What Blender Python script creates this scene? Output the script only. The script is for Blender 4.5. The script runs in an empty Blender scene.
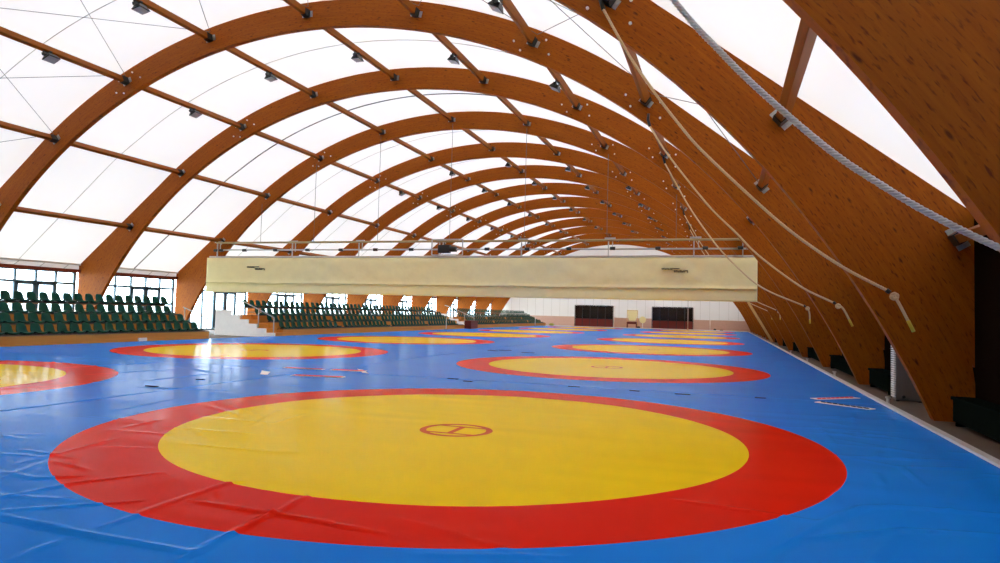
import bpy, bmesh, math, random
from mathutils import Vector, Matrix, noise
random.seed(7)
SC = bpy.context.scene
COL = SC.collection

# ------------------------------------------------------------------ camera, sky, exposure
FPX = 673.62
cam_data = bpy.data.cameras.new('camera')
cam = bpy.data.objects.new('camera', cam_data)
COL.objects.link(cam)
F = Vector((-0.31502976, 0.94796156, 0.04609919))
R = Vector((0.94902584, 0.31411197, 0.02614615))
U = Vector((-0.01030524, -0.05198614, 0.99859463))
M3 = Matrix((R, U, -F)).transposed()
cam.matrix_world = Matrix.Translation((0, 0, 1.5264)) @ M3.to_4x4()
cam_data.sensor_width = 36
cam_data.lens = 36 * FPX / 1000
cam_data.clip_start = 0.05
cam_data.clip_end = 600
SC.camera = cam

world = bpy.data.worlds.new('sky')
SC.world = world
world.use_nodes = True
wn = world.node_tree
wn.nodes.clear()
wo = wn.nodes.new('ShaderNodeOutputWorld')
wb = wn.nodes.new('ShaderNodeBackground')
wb.inputs['Color'].default_value = (0.93, 0.97, 1.0, 1)
wb.inputs['Strength'].default_value = 10.0
wn.links.new(wb.outputs[0], wo.inputs[0])

SC.view_settings.view_transform = 'Standard'
SC.view_settings.look = 'None'
SC.view_settings.gamma = 1
SC.view_settings.use_curve_mapping = False
SC.view_settings.exposure = 0.28
SC.cycles.max_bounces = 8
SC.cycles.diffuse_bounces = 5
SC.cycles.transparent_max_bounces = 16

# ------------------------------------------------------------------ dimensions of the hall
XC, ZC, RI, RO = -13.65, -7.447, 18.4926, 19.3901
YA, S, T = 19.2876, 6.4548, 0.2
PH = 0.8962
XW = -31.18                       # glazing line on the left
XWR = 2 * XC - XW                 # outer line on the right
XF = 3.28
FZ = -0.06                        # hall floor; the mats' top is z = 0
YF = 92.3
YB = -0.6
MATS_X = (-3.2487, -15.4539)
DY = 11.807
XR = 2.845
ZE = 3.36
def yk(k): return YA + k * S

# ------------------------------------------------------------------ helpers
ONES = ['', 'first', 'second', 'third', 'fourth', 'fifth', 'sixth', 'seventh', 'eighth', 'ninth', 'tenth', 'eleventh', 'twelfth',
        'thirteenth', 'fourteenth', 'fifteenth', 'sixteenth', 'seventeenth', 'eighteenth', 'nineteenth']
TENS = {2: ('twenty', 'twentieth'), 3: ('thirty', 'thirtieth'), 4: ('forty', 'fortieth'), 5: ('fifty', 'fiftieth')}
def nth(n):
    if n < 20: return ONES[n]
    a, b = divmod(n, 10)
    return TENS[a][1] if b == 0 else TENS[a][0] + '-' + ONES[b]

def tag(o, label=None, cat=None, group=None, kind=None):
    if label: o['label'] = label
    if cat: o['category'] = cat
    if group: o['group'] = group
    if kind: o['kind'] = kind
    return o
def empty(name, loc=(0, 0, 0), rz=0.0):
    o = bpy.data.objects.new(name, None)
    COL.objects.link(o)
    o.location = loc
    o.rotation_euler = (0, 0, rz)
    o.empty_display_size = 0.2
    return o
def obj(name, bm, m, parent=None, smooth=False, loc=None):
    me = bpy.data.meshes.new(name)
    if smooth:
        for f in bm.faces: f.smooth = True
    bm.to_mesh(me); bm.free()
    o = bpy.data.objects.new(name, me)
    me.materials.append(m)
    COL.objects.link(o)
    if parent: o.parent = parent
    if loc: o.location = loc
    return o
def struct(name, bm, m, parent=None, smooth=False, loc=None):
    o = obj(name, bm, m, parent, smooth, loc)
    if not parent: o['kind'] = 'structure'
    return o
def copy_tree(o, parent=None):
    c = o.copy(); COL.objects.link(c); c.parent = parent
    for ch in list(o.children): copy_tree(ch, c)
    return c
def BM(): return bmesh.new()
def box(bm, x0, x1, y0, y1, z0, z1, mat=None):
    v = [bm.verts.new(p) for p in ((x0, y0, z0), (x1, y0, z0), (x1, y1, z0), (x0, y1, z0), (x0, y0, z1), (x1, y0, z1), (x1, y1, z1), (x0, y1, z1))]
    if mat is not None:
        for q in v: q.co = mat @ q.co
    for f in ((0, 3, 2, 1), (4, 5, 6, 7), (0, 1, 5, 4), (1, 2, 6, 5), (2, 3, 7, 6), (3, 0, 4, 7)):
        bm.faces.new([v[i] for i in f])
    return bm
def frame_dir(d):
    d = d.normalized()
    a = Vector((0, 0, 1)) if abs(d.z) < 0.9 else Vector((1, 0, 0))
    s = d.cross(a).normalized()
    return s, s.cross(d).normalized()
def tube(bm, pts, r, n=8, cap=True):
    pts = [Vector(p) for p in pts]
    rings = []
    s = None
    for i, p in enumerate(pts):
        d = (pts[min(i + 1, len(pts) - 1)] - pts[max(i - 1, 0)]).normalized()
        if s is None: s, u = frame_dir(d)
        else:
            s = (s - d * s.dot(d)).normalized(); u = s.cross(d).normalized()
        rr = r[i] if isinstance(r, (list, tuple)) else r
        rings.append([bm.verts.new(p + (s * math.cos(2 * math.pi * k / n) + u * math.sin(2 * math.pi * k / n)) * rr) for k in range(n)])
    for a, b in zip(rings, rings[1:]):
        for k in range(n): bm.faces.new((a[k], a[(k + 1) % n], b[(k + 1) % n], b[k]))
    if cap:
        bm.faces.new(rings[0][::-1]); bm.faces.new(rings[-1])
    return bm
def prism(bm, poly, axis, a, b):
    """polygon in the plane across `axis`, extruded from a to b"""
    def P(p, t):
        return {'x': (t, p[0], p[1]), 'y': (p[0], t, p[1]), 'z': (p[0], p[1], t)}[axis]
    va = [bm.verts.new(P(p, a)) for p in poly]; vb = [bm.verts.new(P(p, b)) for p in poly]
    n = len(poly)
    bm.faces.new(va); bm.faces.new(vb[::-1])
    for i in range(n): bm.faces.new((va[i], vb[i], vb[(i + 1) % n], va[(i + 1) % n]))
    bmesh.ops.recalc_face_normals(bm, faces=bm.faces)
    return bm
def spline(pts, n=12):
    pts = [Vector(p) for p in pts]
    q = [pts[0] * 2 - pts[1]] + pts + [pts[-1] * 2 - pts[-2]]
    out = []
    for i in range(1, len(q) - 2):
        a, b, c, d = q[i - 1:i + 3]
        for k in range(n):
            t = k / n
            out.append(0.5 * ((2 * b) + (c - a) * t + (2 * a - 5 * b + 4 * c - d) * t * t + (3 * b - a - 3 * c + d) * t ** 3))
    out.append(pts[-1])
    return out

# ------------------------------------------------------------------ materials
def new_mat(name):
    m = bpy.data.materials.new(name); m.use_nodes = True
    nt = m.node_tree; nt.nodes.clear()
    out = nt.nodes.new('ShaderNodeOutputMaterial')
    return m, nt, out
def N(nt, typ, **kw):
    n = nt.nodes.new(typ)
    for k, v in kw.items():
        if k in n.inputs.keys() if isinstance(k, str) else False: n.inputs[k].default_value = v
        else: setattr(n, k, v)
    return n
def math_n(nt, op, a, b=None, c=None):
    n = nt.nodes.new('ShaderNodeMath'); n.operation = op
    for i, v in enumerate((a, b, c)):
        if v is None: continue
        if isinstance(v, (int, float)): n.inputs[i].default_value = v
        else: nt.links.new(v, n.inputs[i])
    return n.outputs[0]
def mixc(nt, fac, a, b, mode='MIX'):
    n = nt.nodes.new('ShaderNodeMix'); n.data_type = 'RGBA'; n.blend_type = mode
    for s, v in ((n.inputs['Factor'], fac), (n.inputs['A'], a), (n.inputs['B'], b)):
        if isinstance(v, (int, float)): s.default_value = v
        elif isinstance(v, tuple): s.default_value = (*v[:3], 1)
        else: nt.links.new(v, s)
    return n.outputs['Result']
def plain(name, col, rough=0.6, metal=0.0, var=0.08, scale=6.0, bump=0.0, spec=0.5):
    m, nt, out = new_mat(name)
    b = nt.nodes.new('ShaderNodeBsdfPrincipled')
    tc = nt.nodes.new('ShaderNodeTexCoord'); nz = nt.nodes.new('ShaderNodeTexNoise')
    nz.inputs['Scale'].default_value = scale; nz.inputs['Detail'].default_value = 4
    nt.links.new(tc.outputs['Object'], nz.inputs['Vector'])
    c = mixc(nt, nz.outputs['Fac'], tuple(v * (1 - var) for v in col), tuple(min(1, v * (1 + var)) for v in col))
    nt.links.new(c, b.inputs['Base Color'])
    b.inputs['Roughness'].default_value = rough; b.inputs['Metallic'].default_value = metal
    b.inputs['Specular IOR Level'].default_value = spec
    if bump:
        bp = nt.nodes.new('ShaderNodeBump'); bp.inputs['Distance'].default_value = bump
        nt.links.new(nz.outputs['Fac'], bp.inputs['Height']); nt.links.new(bp.outputs[0], b.inputs['Normal'])
    nt.links.new(b.outputs[0], out.inputs[0])
    return m

def wood_arch(name):
    """glued laminated timber whose grain follows the arch; object origin is at the arch centre line on the floor"""
    m, nt, out = new_mat(name)
    L = nt.links
    b = nt.nodes.new('ShaderNodeBsdfPrincipled')
    tc = nt.nodes.new('ShaderNodeTexCoord'); sp = nt.nodes.new('ShaderNodeSeparateXYZ')
    L.new(tc.outputs['Object'], sp.inputs[0])
    oi = nt.nodes.new('ShaderNodeObjectInfo')
    x = sp.outputs['X']; z = math_n(nt, 'SUBTRACT', sp.outputs['Z'], ZC)
    ang = math_n(nt, 'MULTIPLY', math_n(nt, 'ARCTAN2', x, z), 19.0)
    r = math_n(nt, 'SQRT', math_n(nt, 'ADD', math_n(nt, 'MULTIPLY', x, x), math_n(nt, 'MULTIPLY', z, z)))
    off = math_n(nt, 'MULTIPLY', oi.outputs['Random'], 40.0)
    def vec(sa, sr, sy):
        c = nt.nodes.new('ShaderNodeCombineXYZ')
        L.new(math_n(nt, 'ADD', math_n(nt, 'MULTIPLY', ang, sa), off), c.inputs[0])
        L.new(math_n(nt, 'MULTIPLY', r, sr), c.inputs[1])
        L.new(math_n(nt, 'MULTIPLY', sp.outputs['Y'], sy), c.inputs[2])
        return c.outputs[0]
    n1 = N(nt, 'ShaderNodeTexNoise'); n1.inputs['Scale'].default_value = 1; n1.inputs['Detail'].default_value = 5
    L.new(vec(1.6, 26, 8), n1.inputs['Vector'])           # fine grain
    n2 = N(nt, 'ShaderNodeTexNoise'); n2.inputs['Scale'].default_value = 1; n2.inputs['Detail'].default_value = 3
    L.new(vec(0.9, 2.6, 2), n2.inputs['Vector'])          # broad mottling
    # laminations, 42 mm each, every one a little different
    lam = nt.nodes.new('ShaderNodeTexWhiteNoise'); lam.noise_dimensions = '2D'
    cv = nt.nodes.new('ShaderNodeCombineXYZ')
    L.new(math_n(nt, 'FLOOR', math_n(nt, 'DIVIDE', r, 0.042)), cv.inputs[0])
    L.new(math_n(nt, 'FLOOR', math_n(nt, 'ADD', math_n(nt, 'DIVIDE', ang, 3.1), math_n(nt, 'MULTIPLY', math_n(nt, 'FLOOR', math_n(nt, 'DIVIDE', r, 0.042)), 0.37))), cv.inputs[1])
    L.new(cv.outputs[0], lam.inputs['Vector'])
    # flecks and knots
    fl = N(nt, 'ShaderNodeTexNoise'); fl.inputs['Scale'].default_value = 1; fl.inputs['Detail'].default_value = 2
    L.new(vec(7, 34, 6), fl.inputs['Vector'])
    fr = nt.nodes.new('ShaderNodeMapRange'); fr.inputs['From Min'].default_value = 0.56; fr.inputs['From Max'].default_value = 0.72
    L.new(fl.outputs['Fac'], fr.inputs['Value'])
    kv = nt.nodes.new('ShaderNodeTexVoronoi'); kv.inputs['Scale'].default_value = 1; kv.inputs['Randomness'].default_value = 1
    L.new(vec(1.9, 6.0, 1.0), kv.inputs['Vector'])
    kr = nt.nodes.new('ShaderNodeMapRange'); kr.inputs['From Min'].default_value = 0.15; kr.inputs['From Max'].default_value = 0.06
    L.new(kv.outputs['Distance'], kr.inputs['Value'])
    c = mixc(nt, n1.outputs['Fac'], (0.30, 0.066, 0.002), (0.52, 0.160, 0.003))
    c = mixc(nt, math_n(nt, 'MULTIPLY', n2.outputs['Fac'], 0.45), c, (0.24, 0.040, 0.002))
    c = mixc(nt, math_n(nt, 'MULTIPLY', lam.outputs['Value'], 0.30), c, (0.22, 0.040, 0.003))
    c = mixc(nt, math_n(nt, 'MULTIPLY', fr.outputs[0], 0.75), c, (0.10, 0.012, 0.004))
    c = mixc(nt, math_n(nt, 'MULTIPLY', kr.outputs[0], 0.75), c, (0.05, 0.008, 0.004))
    L.new(c, b.inputs['Base Color'])
    b.inputs['Roughness'].default_value = 0.55; b.inputs['Specular IOR Level'].default_value = 0.14
    L.new(b.outputs[0], out.inputs[0])
    return m

def wood_plain(name, c0, c1, axis=1, rough=0.5):
    m, nt, out = new_mat(name)
    b = nt.nodes.new('ShaderNodeBsdfPrincipled')
    tc = nt.nodes.new('ShaderNodeTexCoord'); mp = nt.nodes.new('ShaderNodeMapping')
    s = [14, 14, 14]; s[axis] = 0.8
    mp.inputs['Scale'].default_value = s
    nz = nt.nodes.new('ShaderNodeTexNoise'); nz.inputs['Scale'].default_value = 1; nz.inputs['Detail'].default_value = 4
    nt.links.new(tc.outputs['Object'], mp.inputs[0]); nt.links.new(mp.outputs[0], nz.inputs['Vector'])
    nt.links.new(mixc(nt, nz.outputs['Fac'], c0, c1), b.inputs['Base Color'])
    b.inputs['Roughness'].default_value = rough; b.inputs['Specular IOR Level'].default_value = 0.12
    nt.links.new(b.outputs[0], out.inputs[0])
    return m

def membrane(name, trans=0.079, col=(0.90, 0.89, 0.87)):
    m, nt, out = new_mat(name)
    L = nt.links
    tc = nt.nodes.new('ShaderNodeTexCoord'); nz = nt.nodes.new('ShaderNodeTexNoise')
    nz.inputs['Scale'].default_value = 0.35; nz.inputs['Detail'].default_value = 3
    L.new(tc.outputs['Object'], nz.inputs['Vector'])
    c = mixc(nt, nz.outputs['Fac'], tuple(v * 0.95 for v in col), col)
    d = nt.nodes.new('ShaderNodeBsdfDiffuse'); t = nt.nodes.new('ShaderNodeBsdfTranslucent'); mx = nt.nodes.new('ShaderNodeMixShader')
    L.new(c, d.inputs[0]); L.new(c, t.inputs[0])
    mx.inputs[0].default_value = trans
    L.new(d.outputs[0], mx.inputs[1]); L.new(t.outputs[0], mx.inputs[2]); L.new(mx.outputs[0], out.inputs[0])
    return m

def mat_cover(name, wr=0.15, bump=0.42):
    """vinyl wrestling cover: blue field, red ring, yellow disc and the small ringed mark; object origin = disc centre"""
    m, nt, out = new_mat(name)
    L = nt.links
    b = nt.nodes.new('ShaderNodeBsdfDiffuse')
    gl = nt.nodes.new('ShaderNodeBsdfGlossy'); gl.inputs['Roughness'].default_value = wr
    lw = nt.nodes.new('ShaderNodeLayerWeight'); lw.inputs['Blend'].default_value = 0.5
    tc = nt.nodes.new('ShaderNodeTexCoord'); sp = nt.nodes.new('ShaderNodeSeparateXYZ')
    L.new(tc.outputs['Object'], sp.inputs[0])
    x, y = sp.outputs['X'], sp.outputs['Y']
    r = math_n(nt, 'SQRT', math_n(nt, 'ADD', math_n(nt, 'MULTIPLY', x, x), math_n(nt, 'MULTIPLY', y, y)))
    inside = lambda v, lim: math_n(nt, 'LESS_THAN', v, lim)
    ax = math_n(nt, 'ABSOLUTE', x); ay = math_n(nt, 'ABSOLUTE', y)
    re = math_n(nt, 'SQRT', math_n(nt, 'ADD', math_n(nt, 'MULTIPLY', x, x), math_n(nt, 'POWER', math_n(nt, 'ADD', y, 0.16), 2.0)))
    ay = math_n(nt, 'ABSOLUTE', math_n(nt, 'ADD', y, 0.16))
    ring = math_n(nt, 'MULTIPLY', inside(re, 0.47), math_n(nt, 'GREATER_THAN', re, 0.385))
    bars = math_n(nt, 'MULTIPLY', inside(re, 0.45), inside(math_n(nt, 'ABSOLUTE', math_n(nt, 'SUBTRACT', ay, 0.25)), 0.032))
    stem = math_n(nt, 'MULTIPLY', inside(ax, 0.04), inside(ay, 0.25))
    mark = math_n(nt, 'MAXIMUM', ring, math_n(nt, 'MAXIMUM', bars, stem))
    nz = nt.nodes.new('ShaderNodeTexNoise'); nz.inputs['Scale'].default_value = 0.7; nz.inputs['Detail'].default_value = 5
    L.new(tc.outputs['Object'], nz.inputs['Vector'])
    blue = mixc(nt, nz.outputs['Fac'], (0.006, 0.19, 0.74), (0.016, 0.27, 0.86))
    red = mixc(nt, nz.outputs['Fac'], (0.76, 0.012, 0.004), (0.86, 0.022, 0.006))
    yel = mixc(nt, nz.outputs['Fac'], (0.98, 0.60, 0.001), (1.0, 0.68, 0.002))
    c = mixc(nt, inside(r, 4.5), blue, red)
    c = mixc(nt, inside(r, 3.5423), c, yel)
    c = mixc(nt, mark, c, (0.72, 0.12, 0.012))
    L.new(c, b.inputs['Color'])
    # soft wrinkles of the loose vinyl
    mp = nt.nodes.new('ShaderNodeMapping'); mp.inputs['Rotation'].default_value = (0, 0, 0.5); mp.inputs['Scale'].default_value = (0.35, 1.5, 1)
    geo = nt.nodes.new('ShaderNodeNewGeometry')
    L.new(geo.outputs['Position'], mp.inputs[0])
    w1 = nt.nodes.new('ShaderNodeTexNoise'); w1.noise_type = 'RIDGED_MULTIFRACTAL'; w1.inputs['Scale'].default_value = 0.9; w1.inputs['Detail'].default_value = 2.5
    L.new(mp.outputs[0], w1.inputs['Vector'])
    w2 = nt.nodes.new('ShaderNodeTexNoise'); w2.inputs['Scale'].default_value = 26; w2.inputs['Detail'].default_value = 3
    L.new(geo.outputs['Position'], w2.inputs['Vector'])
    b1 = nt.nodes.new('ShaderNodeBump'); b1.inputs['Strength'].default_value = bump; b1.inputs['Distance'].default_value = 0.035
    L.new(w1.outputs['Fac'], b1.inputs['Height'])
    b2 = nt.nodes.new('ShaderNodeBump'); b2.inputs['Strength'].default_value = 0.25; b2.inputs['Distance'].default_value = 0.004
    L.new(w2.outputs['Fac'], b2.inputs['Height']); L.new(b1.outputs[0], b2.inputs['Normal'])
    for q in (b, gl): L.new(b2.outputs[0], q.inputs['Normal'])
    L.new(b1.outputs[0], lw.inputs['Normal'])
    fac = math_n(nt, 'ADD', math_n(nt, 'MULTIPLY', math_n(nt, 'POWER', lw.outputs['Facing'], 10.5), 0.95), 0.002)
    fac = math_n(nt, 'MINIMUM', fac, 0.32)
    mx = nt.nodes.new('ShaderNodeMixShader'); L.new(fac, mx.inputs[0]); L.new(b.outputs[0], mx.inputs[1]); L.new(gl.outputs[0], mx.inputs[2])
    L.new(mx.outputs[0], out.inputs[0])
    return m

def glass_mat(name):
    m, nt, out = new_mat(name)
    t = nt.nodes.new('ShaderNodeBsdfTransparent'); g = nt.nodes.new('ShaderNodeBsdfGlossy'); mx = nt.nodes.new('ShaderNodeMixShader')
    t.inputs[0].default_value = (0.88, 0.96, 1.0, 1); g.inputs['Roughness'].default_value = 0.03
    mx.inputs[0].default_value = 0.07
    nt.links.new(t.outputs[0], mx.inputs[1]); nt.links.new(g.outputs[0], mx.inputs[2]); nt.links.new(mx.outputs[0], out.inputs[0])
    return m

M = dict(
    arch=wood_arch('glulam_timber'),
    purlin=wood_plain('purlin_timber', (0.22, 0.058, 0.005), (0.40, 0.125, 0.012)),
    membrane=membrane('roof_membrane'),
    endwall=membrane('end_wall_fabric', 0.12),
    seam=plain('membrane_seam', (0.50, 0.49, 0.44), 0.8),
    fascia=membrane('fascia_fabric', 0.20),
    dark_seam=plain('dark_seam', (0.16, 0.16, 0.15), 0.8),
    cable=plain('steel_cable', (0.12, 0.12, 0.11), 0.5, 0.3),
    mat=mat_cover('wrestling_vinyl'),
    mat_far=mat_cover('wrestling_vinyl_smoother', 0.17, 0.14),
    floor=plain('hall_floor', (0.13, 0.085, 0.055), 0.7, var=0.2, scale=2),
    far_floor=plain('entrance_floor', (0.62, 0.52, 0.38), 0.4),
    ground=plain('outside_ground', (0.55, 0.56, 0.54), 0.9, scale=0.1),
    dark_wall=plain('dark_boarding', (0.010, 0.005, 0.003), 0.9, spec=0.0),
    wainscot=plain('pink_plaster', (0.70, 0.44, 0.34), 0.6),
    black=plain('black_steel', (0.016, 0.016, 0.016), 0.45, 0.0),
    grey=plain('zinc_steel', (0.50, 0.49, 0.46), 0.4, 0.5),
    alu=plain('blue_grey_aluminium', (0.07, 0.13, 0.17), 0.4, 0.0),
    eave=wood_plain('eave_timber', (0.16, 0.030, 0.016), (0.26, 0.05, 0.02)),
    pipe=plain('beige_tube', (0.62, 0.55, 0.47), 0.5),
    ply=wood_plain('plywood_panel', (0.62, 0.24, 0.04), (0.78, 0.34, 0.07)),
    tread=wood_plain('tread_board', (0.30, 0.15, 0.06), (0.40, 0.22, 0.10)),
    seat=plain('green_plastic', (0.000, 0.060, 0.034), 0.5, spec=0.2),
    white=plain('white_paint', (0.90, 0.86, 0.80), 0.5),
    cream=plain('curtain_fabric', (0.93, 0.82, 0.42), 0.75, var=0.05, scale=3, bump=0.02),
    thin=plain('grey_cord', (0.5, 0.48, 0.44), 0.8),
    rope=plain('cream_rope', (0.72, 0.53, 0.28), 0.85, scale=40, var=0.15),
    rope_w=plain('white_rope', (0.66, 0.64, 0.60), 0.85, scale=40, var=0.15),
    rope_y=plain('yellow_whipping', (0.72, 0.52, 0.05), 0.8),
    glass=glass_mat('window_glass'),
    lampglass=plain('floodlight_glass', (0.5, 0.52, 0.55), 0.2, 0.2),
    red_dark=plain('dark_red_panel', (0.16, 0.012, 0.008), 0.4),
    black_glass=plain('dark_glazing', (0.012, 0.008, 0.008), 0.15),
    red=plain('red_print', (0.75, 0.02, 0.01), 0.8, spec=0.05),
    navy=plain('navy_print', (0.006, 0.007, 0.02), 0.95, spec=0.0),
    offwhite=plain('offwhite_print', (0.80, 0.78, 0.70), 0.8, spec=0.1),
    ink=plain('dark_print', (0.05, 0.045, 0.03), 0.6),
    curb=plain('white_edging', (0.62, 0.60, 0.57), 0.5),
    bench=plain('dark_green_bench', (0.006, 0.008, 0.006), 0.9, spec=0.0),
    casing=plain('grey_casing', (0.22, 0.19, 0.17), 0.5),
    rail_tan=plain('tan_paint', (0.42, 0.31, 0.12), 0.5),
    lime=plain('lime_fabric', (0.35, 0.42, 0.06), 0.8),
    batten=wood_plain('pale_batten', (0.70, 0.42, 0.12), (0.82, 0.55, 0.22), axis=2),
)

# ------------------------------------------------------------------ ground, floor, walls, ceiling
bm = BM(); box(bm, -300, 300, -200, 400, -0.4, -0.13); struct('ground', bm, M['ground'])
bm = BM(); box(bm, XW - 0.3, XWR + 0.3, YB, YF + 0.2, -0.12, FZ); struct('floor', bm, M['floor'])
bm = BM(); box(bm, XW + 2, 2.9, 85.3, YF - 0.02, FZ, -0.02); fl2 = struct('trim_1', bm, M['far_floor'])

def roof_profile(rad, n=72):
    """outer line of the roof at radius `rad`: eave, straight haunch, circle, straight haunch, eave (x, z)"""
    pts = []
    d = rad - RO
    pts.append((XW - d, ZE))
    a0 = math.pi - PH
    for i in range(n + 1):
        a = a0 + (PH - a0) * i / n
        pts.append((XC + rad * math.cos(a), ZC + rad * math.sin(a)))
    pts.append((XWR + d, ZE))
    return pts
rp = roof_profile(RO + 0.05)
bm = BM()
ys = []
for k in range(-4, 13):
    ys += [yk(k) + 0.1 + S * q / 4 for q in range(4)]
ys = [YB] + [y for y in ys if YB < y < YF] + [YF]
rows = []
for y in ys:
    ph = ((y - YA - 0.1) / S) % 1.0
    sag = 0.10 * math.sin(math.pi * ph)
    row = []
    for i, (x, z) in enumerate(rp):
        e = min(i, len(rp) - 1 - i)
        s_ = sag * min(1, e / 6)
        d = Vector((XC - x, 0, ZC - z)).normalized()
        row.append(bm.verts.new((x + d.x * s_, y, z + d.z * s_)))
    rows.append(row)
for a, b in zip(rows, rows[1:]):
    for i in range(len(rp) - 1): bm.faces.new((a[i], b[i], b[i + 1], a[i + 1]))
ceiling = struct('ceiling', bm, M['membrane'], smooth=True)
for k in range(-2, 11):
    bm = BM(); sp_ = []
    for i, (x, z) in enumerate(rp):
        e = min(i, len(rp) - 1 - i)
        s_ = 0.10 * min(1, e / 6) + 0.02
        d = Vector((XC - x, 0, ZC - z)).normalized()
        sp_.append((x + d.x * s_, yk(k) + 0.1 + S / 2, z + d.z * s_))
    tube(bm, sp_, 0.03 if k == 1 else 0.013, 5, False)
    o = obj('seam', bm, M['dark_seam'] if k == 1 else M['seam'], ceiling)
    if k == 1: o['label'] = 'dark seam across the white roof fabric'

# end walls
def end_poly(rad, zlo):
    pts = roof_profile(rad, 60)
    pts = [(x, z) for x, z in pts if z > zlo + 0.01]
    return [(XW, zlo)] + pts + [(XWR, zlo)] if zlo < ZE else pts
bm = BM(); prism(bm, end_poly(RO + 0.02, 1.25), 'y', YF, YF + 0.08); wb_ = struct('wall_back', bm, M['endwall'])
for i in range(1, 30):
    x = XW + i * 1.18
    zt = min(ZE + (abs(x - (XW if x < XC else XWR))) * 0.9, 9)
    bm = BM(); box(bm, x - 0.012, x + 0.012, YF - 0.012, YF, 1.27, zt); obj('seam', bm, M['seam'], wb_)
bm = BM(); box(bm, XW, XWR, YF - 0.06, YF + 0.1, FZ, 1.25); struct('trim_2', bm, M['wainscot'])
bm = BM(); prism(bm, end_poly(RO + 0.02, FZ), 'y', YB - 0.1, YB); struct('wall_rear_unseen', bm, M['dark_wall'])  # unseen wall, added dark and close behind the camera to cut light from the rear
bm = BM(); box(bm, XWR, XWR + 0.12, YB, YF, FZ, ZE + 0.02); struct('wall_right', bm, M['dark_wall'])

# glazing, one window per bay on the left, and the eave above it
GX = XW
n_win = 0
for k in range(-4, 12):
    y0, y1 = yk(k) + T, yk(k + 1)
    if y1 < YB: continue
    y0 = max(y0, YB)
    y1 = min(y1 - 0.2, YF)
    if y1 - y0 < 1: continue
    n_win += 1
    zt = 3.02
    nb = max(1, round((y1 - y0) / 1.04))
    bm = BM()
    w = 0.042
    for i in range(nb + 1):
        y = y0 + (y1 - y0) * i / nb
        ww = 0.06 if i in (0, nb) else w
        box(bm, GX - 0.05, GX + 0.05, y - ww, y + ww, FZ, zt)
    for z, h in ((FZ + 0.04, 0.05), (2.42, 0.055), (zt - 0.03, 0.04)):
        box(bm, GX - 0.045, GX + 0.045, y0, y1, z - h, z + h)
    for i in ((3, 4) if nb > 3 else ()):            # opening lights with a heavier sash
        a = y0 + (y1 - y0) * i / nb + w; b = y0 + (y1 - y0) * (i + 1) / nb - w
        for yy in (a + 0.05, b - 0.05): box(bm, GX - 0.02, GX + 0.07, yy - 0.05, yy + 0.05, 0.08, 2.38)
        box(bm, GX - 0.02, GX + 0.07, a, b, 2.28, 2.38); box(bm, GX - 0.02, GX + 0.07, a, b, 0.05, 0.18)
    fr = struct('window_%d' % n_win, bm, M['alu'])
    bm = BM(); box(bm, GX - 0.008, GX + 0.008, y0, y1, FZ + 0.05, zt - 0.05); obj('pane', bm, M['glass'], fr)
bm = BM(); box(bm, GX - 0.1, GX + 0.14, YB, YF, 3.0, 3.15)
tr = struct('trim_3', bm, M['eave'])
bm = BM(); box(bm, GX - 0.012, GX + 0.012, YB, YF, 3.15, ZE + 0.02); obj('fascia_fabric', bm, M['fascia'], tr)
bm = BM(); tube(bm, [(GX + 0.10, YB, 3.40), (GX + 0.10, YF, 3.40)], 0.045, 8); obj('edge_tube', bm, M['pipe'], tr, True)
bm = BM()
for k in range(-2, 11):
    for i in range(5):
        y = yk(k) + 0.6 + i * 1.25
        tube(bm, [(GX + 0.05, y, 3.15), (GX + 0.09, y + 0.25, 3.38)], 0.016, 5)
obj('strut', bm, M['grey'], tr)
bm = BM(); box(bm, XR - 0.02, XR + 0.09, 2.2, 86, FZ, 0.035); struct('trim_4', bm, M['curb'])

# ------------------------------------------------------------------ timber arches
def circ_pt(r, a): return (r * math.cos(a), ZC + r * math.sin(a))
HW = XWR - XC                        # half width
def band_bm():
    bm = BM(); n = 128
    ai = math.asin((FZ - ZC) / RI)
    fr, bk = [], []
    for i in range(n + 1):
        a = ai + (math.pi - 2 * ai) * i / n
        xi, zi = circ_pt(RI, a)
        xo, zo = circ_pt(RO, a)
        if abs(xo) > HW:
            # follow the ray out of the inner point until the outer line
            s_ = (HW - abs(xi)) / (abs(xo) - abs(xi)); xo = math.copysign(HW, xo); zo = zi + (zo - zi) * s_
        if i in (0, n): zo = FZ
        fr.append((bm.verts.new((xi, 0, zi)), bm.verts.new((xo, 0, zo))))
        bk.append((bm.verts.new((xi, T, zi)), bm.verts.new((xo, T, zo))))
    for i in range(n):
        a, b = fr[i], fr[i + 1]; c, d = bk[i], bk[i + 1]
        bm.faces.new((a[0], a[1], b[1], b[0])); bm.faces.new((c[0], d[0], d[1], c[1]))
        bm.faces.new((a[0], b[0], d[0], c[0])); bm.faces.new((a[1], c[1], d[1], b[1]))
    for a, c in ((fr[0], bk[0]), (fr[-1], bk[-1])): bm.faces.new((a[0], c[0], c[1], a[1]))
    bmesh.ops.recalc_face_normals(bm, faces=bm.faces)
    return bm
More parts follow.
